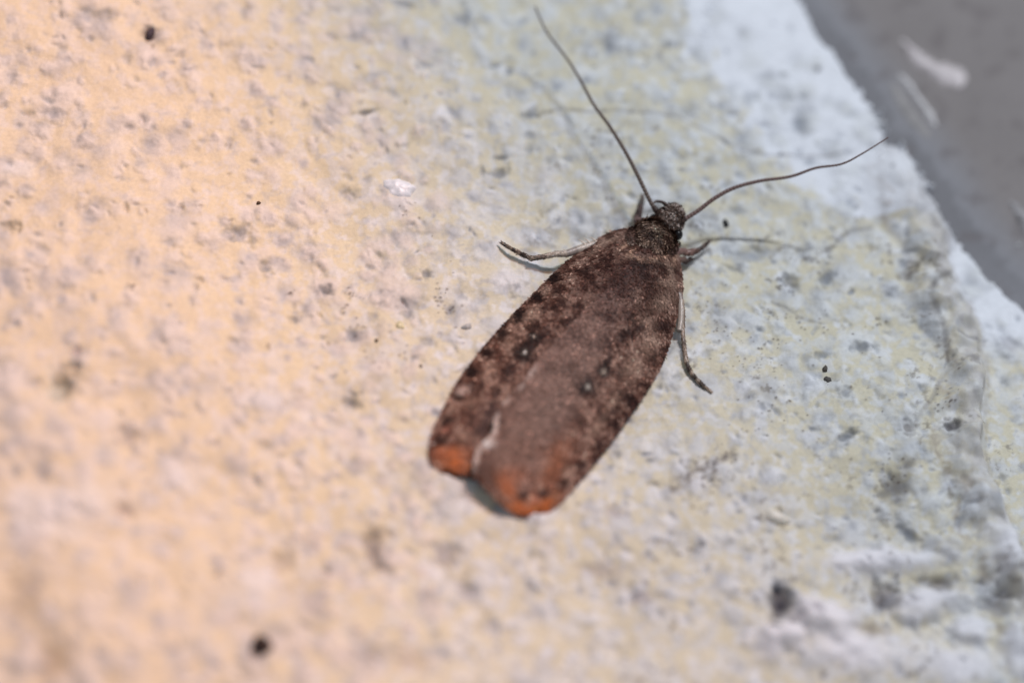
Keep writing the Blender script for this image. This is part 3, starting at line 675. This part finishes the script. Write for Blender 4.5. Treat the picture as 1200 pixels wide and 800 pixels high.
def tube(name, pts, rad, mat, parent, colf, n=160, k=14, ring=None, flat=1.0):
    """pts: photo x, y and height; rad: radii in millimetres along the way"""
    c = catmull(pts, n); P = px(c[:, 0], c[:, 1], c[:, 2])
    s = np.linspace(0, 1, n); r = np.interp(s, np.linspace(0, 1, len(rad)), rad)
    if ring is not None: r = r*ring(s)
    T = np.gradient(P, axis=0); T /= np.linalg.norm(T, axis=1)[:, None]
    A = np.cross(T, up); A /= np.linalg.norm(A, axis=1)[:, None]+1e-9; B = np.cross(A, T)
    a = np.linspace(0, 2*np.pi, k, endpoint=False)
    V = P[:, None]+(A[:, None]*np.cos(a)[None, :, None]+B[:, None]*np.sin(a)[None, :, None]*flat)*r[:, None, None]
    cc = np.repeat(colf(s, P)[:, None], k, 1)
    i = np.arange(n-1)[:, None]*k; j = np.arange(k)[None]
    F = np.stack([i+j, i+(j+1) % k, i+k+(j+1) % k, i+k+j], -1).reshape(-1, 4)
    caps = [np.arange(k)[::-1][None], (np.arange(k)+(n-1)*k)[None]]
    ob = mesh_obj(name, V.reshape(-1, 3), [F]+caps, mat, parent, col=cc.reshape(-1, 3))
    return ob, P, T, r, cc[:, 0]
ant_mat = material('antenna_horn', rough=.45, spec=.5, noise=[(40, .15)])
def ringed(nseg, amp):
    return lambda s: 1+amp*np.abs(np.sin(s*nseg*np.pi))
def antc(nseg, c1, c2):
    def f(s, P):
        k = sstep(.55, .9, np.abs(np.sin(s*nseg*np.pi)))
        return mix(np.broadcast_to(np.array(c1), (len(s), 3)), c2, k*.8)
    return f
antL = [(766, 243, .95), (761, 234, 1.02), (748, 207, 1.12), (734, 180, 1.2), (715, 149, 1.25), (696, 123, 1.25), (679, 92, 1.25), (663, 67, 1.3), (648, 48, 1.4), (638, 33, 1.5), (627, 8, 1.7)]
antR = [(802, 257, .95), (818, 247, 1.1), (838, 232, 1.35), (861, 220, 1.55), (891, 212, 1.75), (926, 207, 2.0), (956, 197, 2.4), (987, 192, 2.8), (1014, 178, 3.2), (1041, 161, 3.6)]
for pts, r0, c1, c2, bs in [(antL, [.062, .060, .052, .044, .034, .024], (.085, .055, .042), (.17, .125, .10), [(772, 250, .85), (769, 247, .9), (766, 242, .96)]),
                            (antR, [.066, .062, .050, .040, .028, .017], (.13, .070, .060), (.22, .14, .12), [(795, 261, .85), (799, 259, .9), (804, 256, .97)])]:
    an, P_, T_, r_, c_ = tube('antenna', pts, r0, ant_mat, moth, antc(62, c1, c2), n=560, k=10, ring=ringed(62, .22))
    sc_, *_ = tube('scape', bs, [.06, .105, .085], ant_mat, an, lambda s, P: np.broadcast_to(np.array([.05, .028, .022]), (len(s), 3)), n=24, k=12)
# the curved palp between the antennae
for pts, rr in [([(783, 247, .70), (781, 241, .85), (776, 237, .95), (769, 236, 1.0), (765, 239, 1.0)], [.10, .075, .055, .045, .02]), ([(797, 252, .62), (801, 246, .62), (800, 240, .66), (795, 238, .7)], [.09, .07, .05, .02])]:
    if pts[0][0] == 783:
        tube('palp', pts, rr, ant_mat, hd, lambda s, P: mix(np.broadcast_to(np.array([.06, .034, .028]), (len(s), 3)), (.2, .15, .12), sstep(.7, 1, s)*.5), n=50, k=10)

# legs: femur, tibia and a banded tarsus
leg_mat = material('leg_scales', rough=.27, spec=.6, noise=[(30, .15)], bump=[(40, .4, .02)])
palec = np.array([.58, .50, .42]); darkc = np.array([.045, .030, .026]); midc = np.array([.20, .135, .10])
def bands(lst, base):
    def f(s, P):
        c = np.broadcast_to(np.array(base), (len(s), 3)).copy()
        for a, b, cl, k in lst: c = mix(c, cl, k*sstep(a-.02, a+.02, s)*sstep(b+.02, b-.02, s))
        return c*(1+.2*fbm(P[:, 0], P[:, 1], .1, 2, 481))[:, None]
    return f
def leg_cover(parent, P, T, r, cc, n, L, W, seed, lift=.02):
    rg = np.random.default_rng(seed); k = rg.integers(1, len(P)-1, n); a = rg.uniform(0, 6.28, n)
    A = np.cross(T, up); A /= np.linalg.norm(A, axis=1)[:, None]; B = np.cross(A, T)
    N_ = A[k]*np.cos(a)[:, None]+B[k]*np.sin(a)[:, None]
    scales(P[k]+N_*r[k][:, None]*.9, N_, T[k], cc[k], L, W, lift, scale_mat, 'scale_cover', parent, seed, .3)
def leg(segs, seed, label=None):
    """segs: (name, points, radii, colour function) from the body outwards; the first segment is the leg's own mesh"""
    root = None
    for q, (nm, pts, rr, cf, ncv) in enumerate(segs):
        ob, P, T, r, cc = tube('leg' if root is None else nm, pts, rr, leg_mat, moth if root is None else root, cf, n=90, k=12,
                               ring=(lambda s: 1+.12*np.cos(s*5*2*np.pi)) if nm == 'tarsus' else None)
        if root is None:
            root = ob
            if label: ob['label'] = label
        if ncv and root is not ob: leg_cover(ob, P, T, r, cc, ncv, .10, .035, seed+q)
    return root
# left middle leg, reaching out to the left
midleg = leg([('femur', [(735, 296, .20), (705, 286, .18), (680, 292, .20), (662, 298, .22)], [.12, .14, .15, .12], bands([(.3, .8, palec, .7)], (.33, .28, .25)), 0),
     ('tibia', [(664, 297, .30), (650, 298, .27), (636, 301, .22), (622, 303, .16)], [.11, .095, .085, .085], bands([(.0, .55, palec, .8), (.55, .85, darkc*2, .6)], (.30, .24, .19)), 260),
     ('tarsus', [(623, 303, .15), (614, 299, .12), (604, 294, .10), (595, 289, .10), (587, 284, .12)], [.085, .075, .065, .055, .030], bands([(.05, .32, darkc, .9), (.44, .60, darkc, .9), (.76, .9, darkc, .7)], (.28, .215, .165)), 260)], 200)
for a_, b_ in [((688, 289), (677, 280)), ((693, 287), (684, 279)), ((700, 284), (690, 278))]:
    tube('spur', [(*a_, .30), ((a_[0]+b_[0])/2, (a_[1]+b_[1])/2-1, .33), (*b_, .30)], [.035, .028, .008], leg_mat, midleg, lambda s, P: np.broadcast_to(palec*1.3, (len(s), 3)), n=20, k=8)
# left foreleg stub beside the antenna
leg([('femur', [(760, 262, .5), (752, 259, .42), (746, 258, .32)], [.14, .13, .10], bands([], (.20, .12, .11)), 0),
     ('tibia', [(746, 260, .32), (748, 252, .28), (750, 244, .24)], [.12, .12, .08], bands([(.4, 1, darkc, .6)], (.19, .125, .115)), 240),
     ('tarsus', [(750, 246, .22), (752, 238, .18), (753, 230, .14)], [.075, .06, .04], bands([(.2, .8, darkc, .7)], (.13, .095, .08)), 120)], 210)
# right foreleg
leg([('femur', [(785, 296, .45), (795, 295, .38), (803, 294, .30)], [.14, .14, .11], bands([], (.23, .13, .11)), 0),
     ('tibia', [(799, 295, .30), (808, 296, .26), (817, 294, .20)], [.11, .12, .085], bands([(.6, 1, darkc, .5)], (.25, .145, .12)), 260),
     ('tarsus', [(816, 294, .18), (823, 290, .15), (831, 283, .12)], [.075, .065, .04], bands([(.1, .4, darkc, .8), (.6, .85, darkc, .8)], (.16, .11, .09)), 160)], 220)
leg([('femur', [(788, 302, .25), (798, 304, .18), (803, 303, .14)], [.12, .11, .09], bands([], (.16, .10, .08)), 0),
     ('tibia', [(797, 303, .15), (804, 306, .12), (810, 303, .10)], [.09, .08, .05], bands([(.5, 1, darkc, .7)], (.12, .08, .065)), 120)], 225)
# right middle leg down the side of the wing
leg([('femur', [(789, 330, .28), (797, 350, .24), (798, 372, .22), (796, 388, .20)], [.09, .11, .115, .10], bands([(.4, 1, palec, .6)], (.30, .24, .21)), 0),
     ('tibia', [(799, 352, .26), (800, 370, .22), (800, 390, .17), (802, 408, .13), (804, 424, .10)], [.08, .08, .072, .068, .066], bands([(.2, .4, darkc*1.5, .5), (.6, .75, darkc*2, .5)], (.42, .32, .25)), 420),
     ('tarsus', [(804, 422, .10), (808, 433, .09), (815, 443, .08), (823, 451, .08), (833, 459, .09)], [.075, .070, .062, .055, .035], bands([(.06, .28, darkc, .9), (.38, .52, darkc, .9), (.63, .76, darkc, .8)], (.38, .29, .22)), 300)], 230)
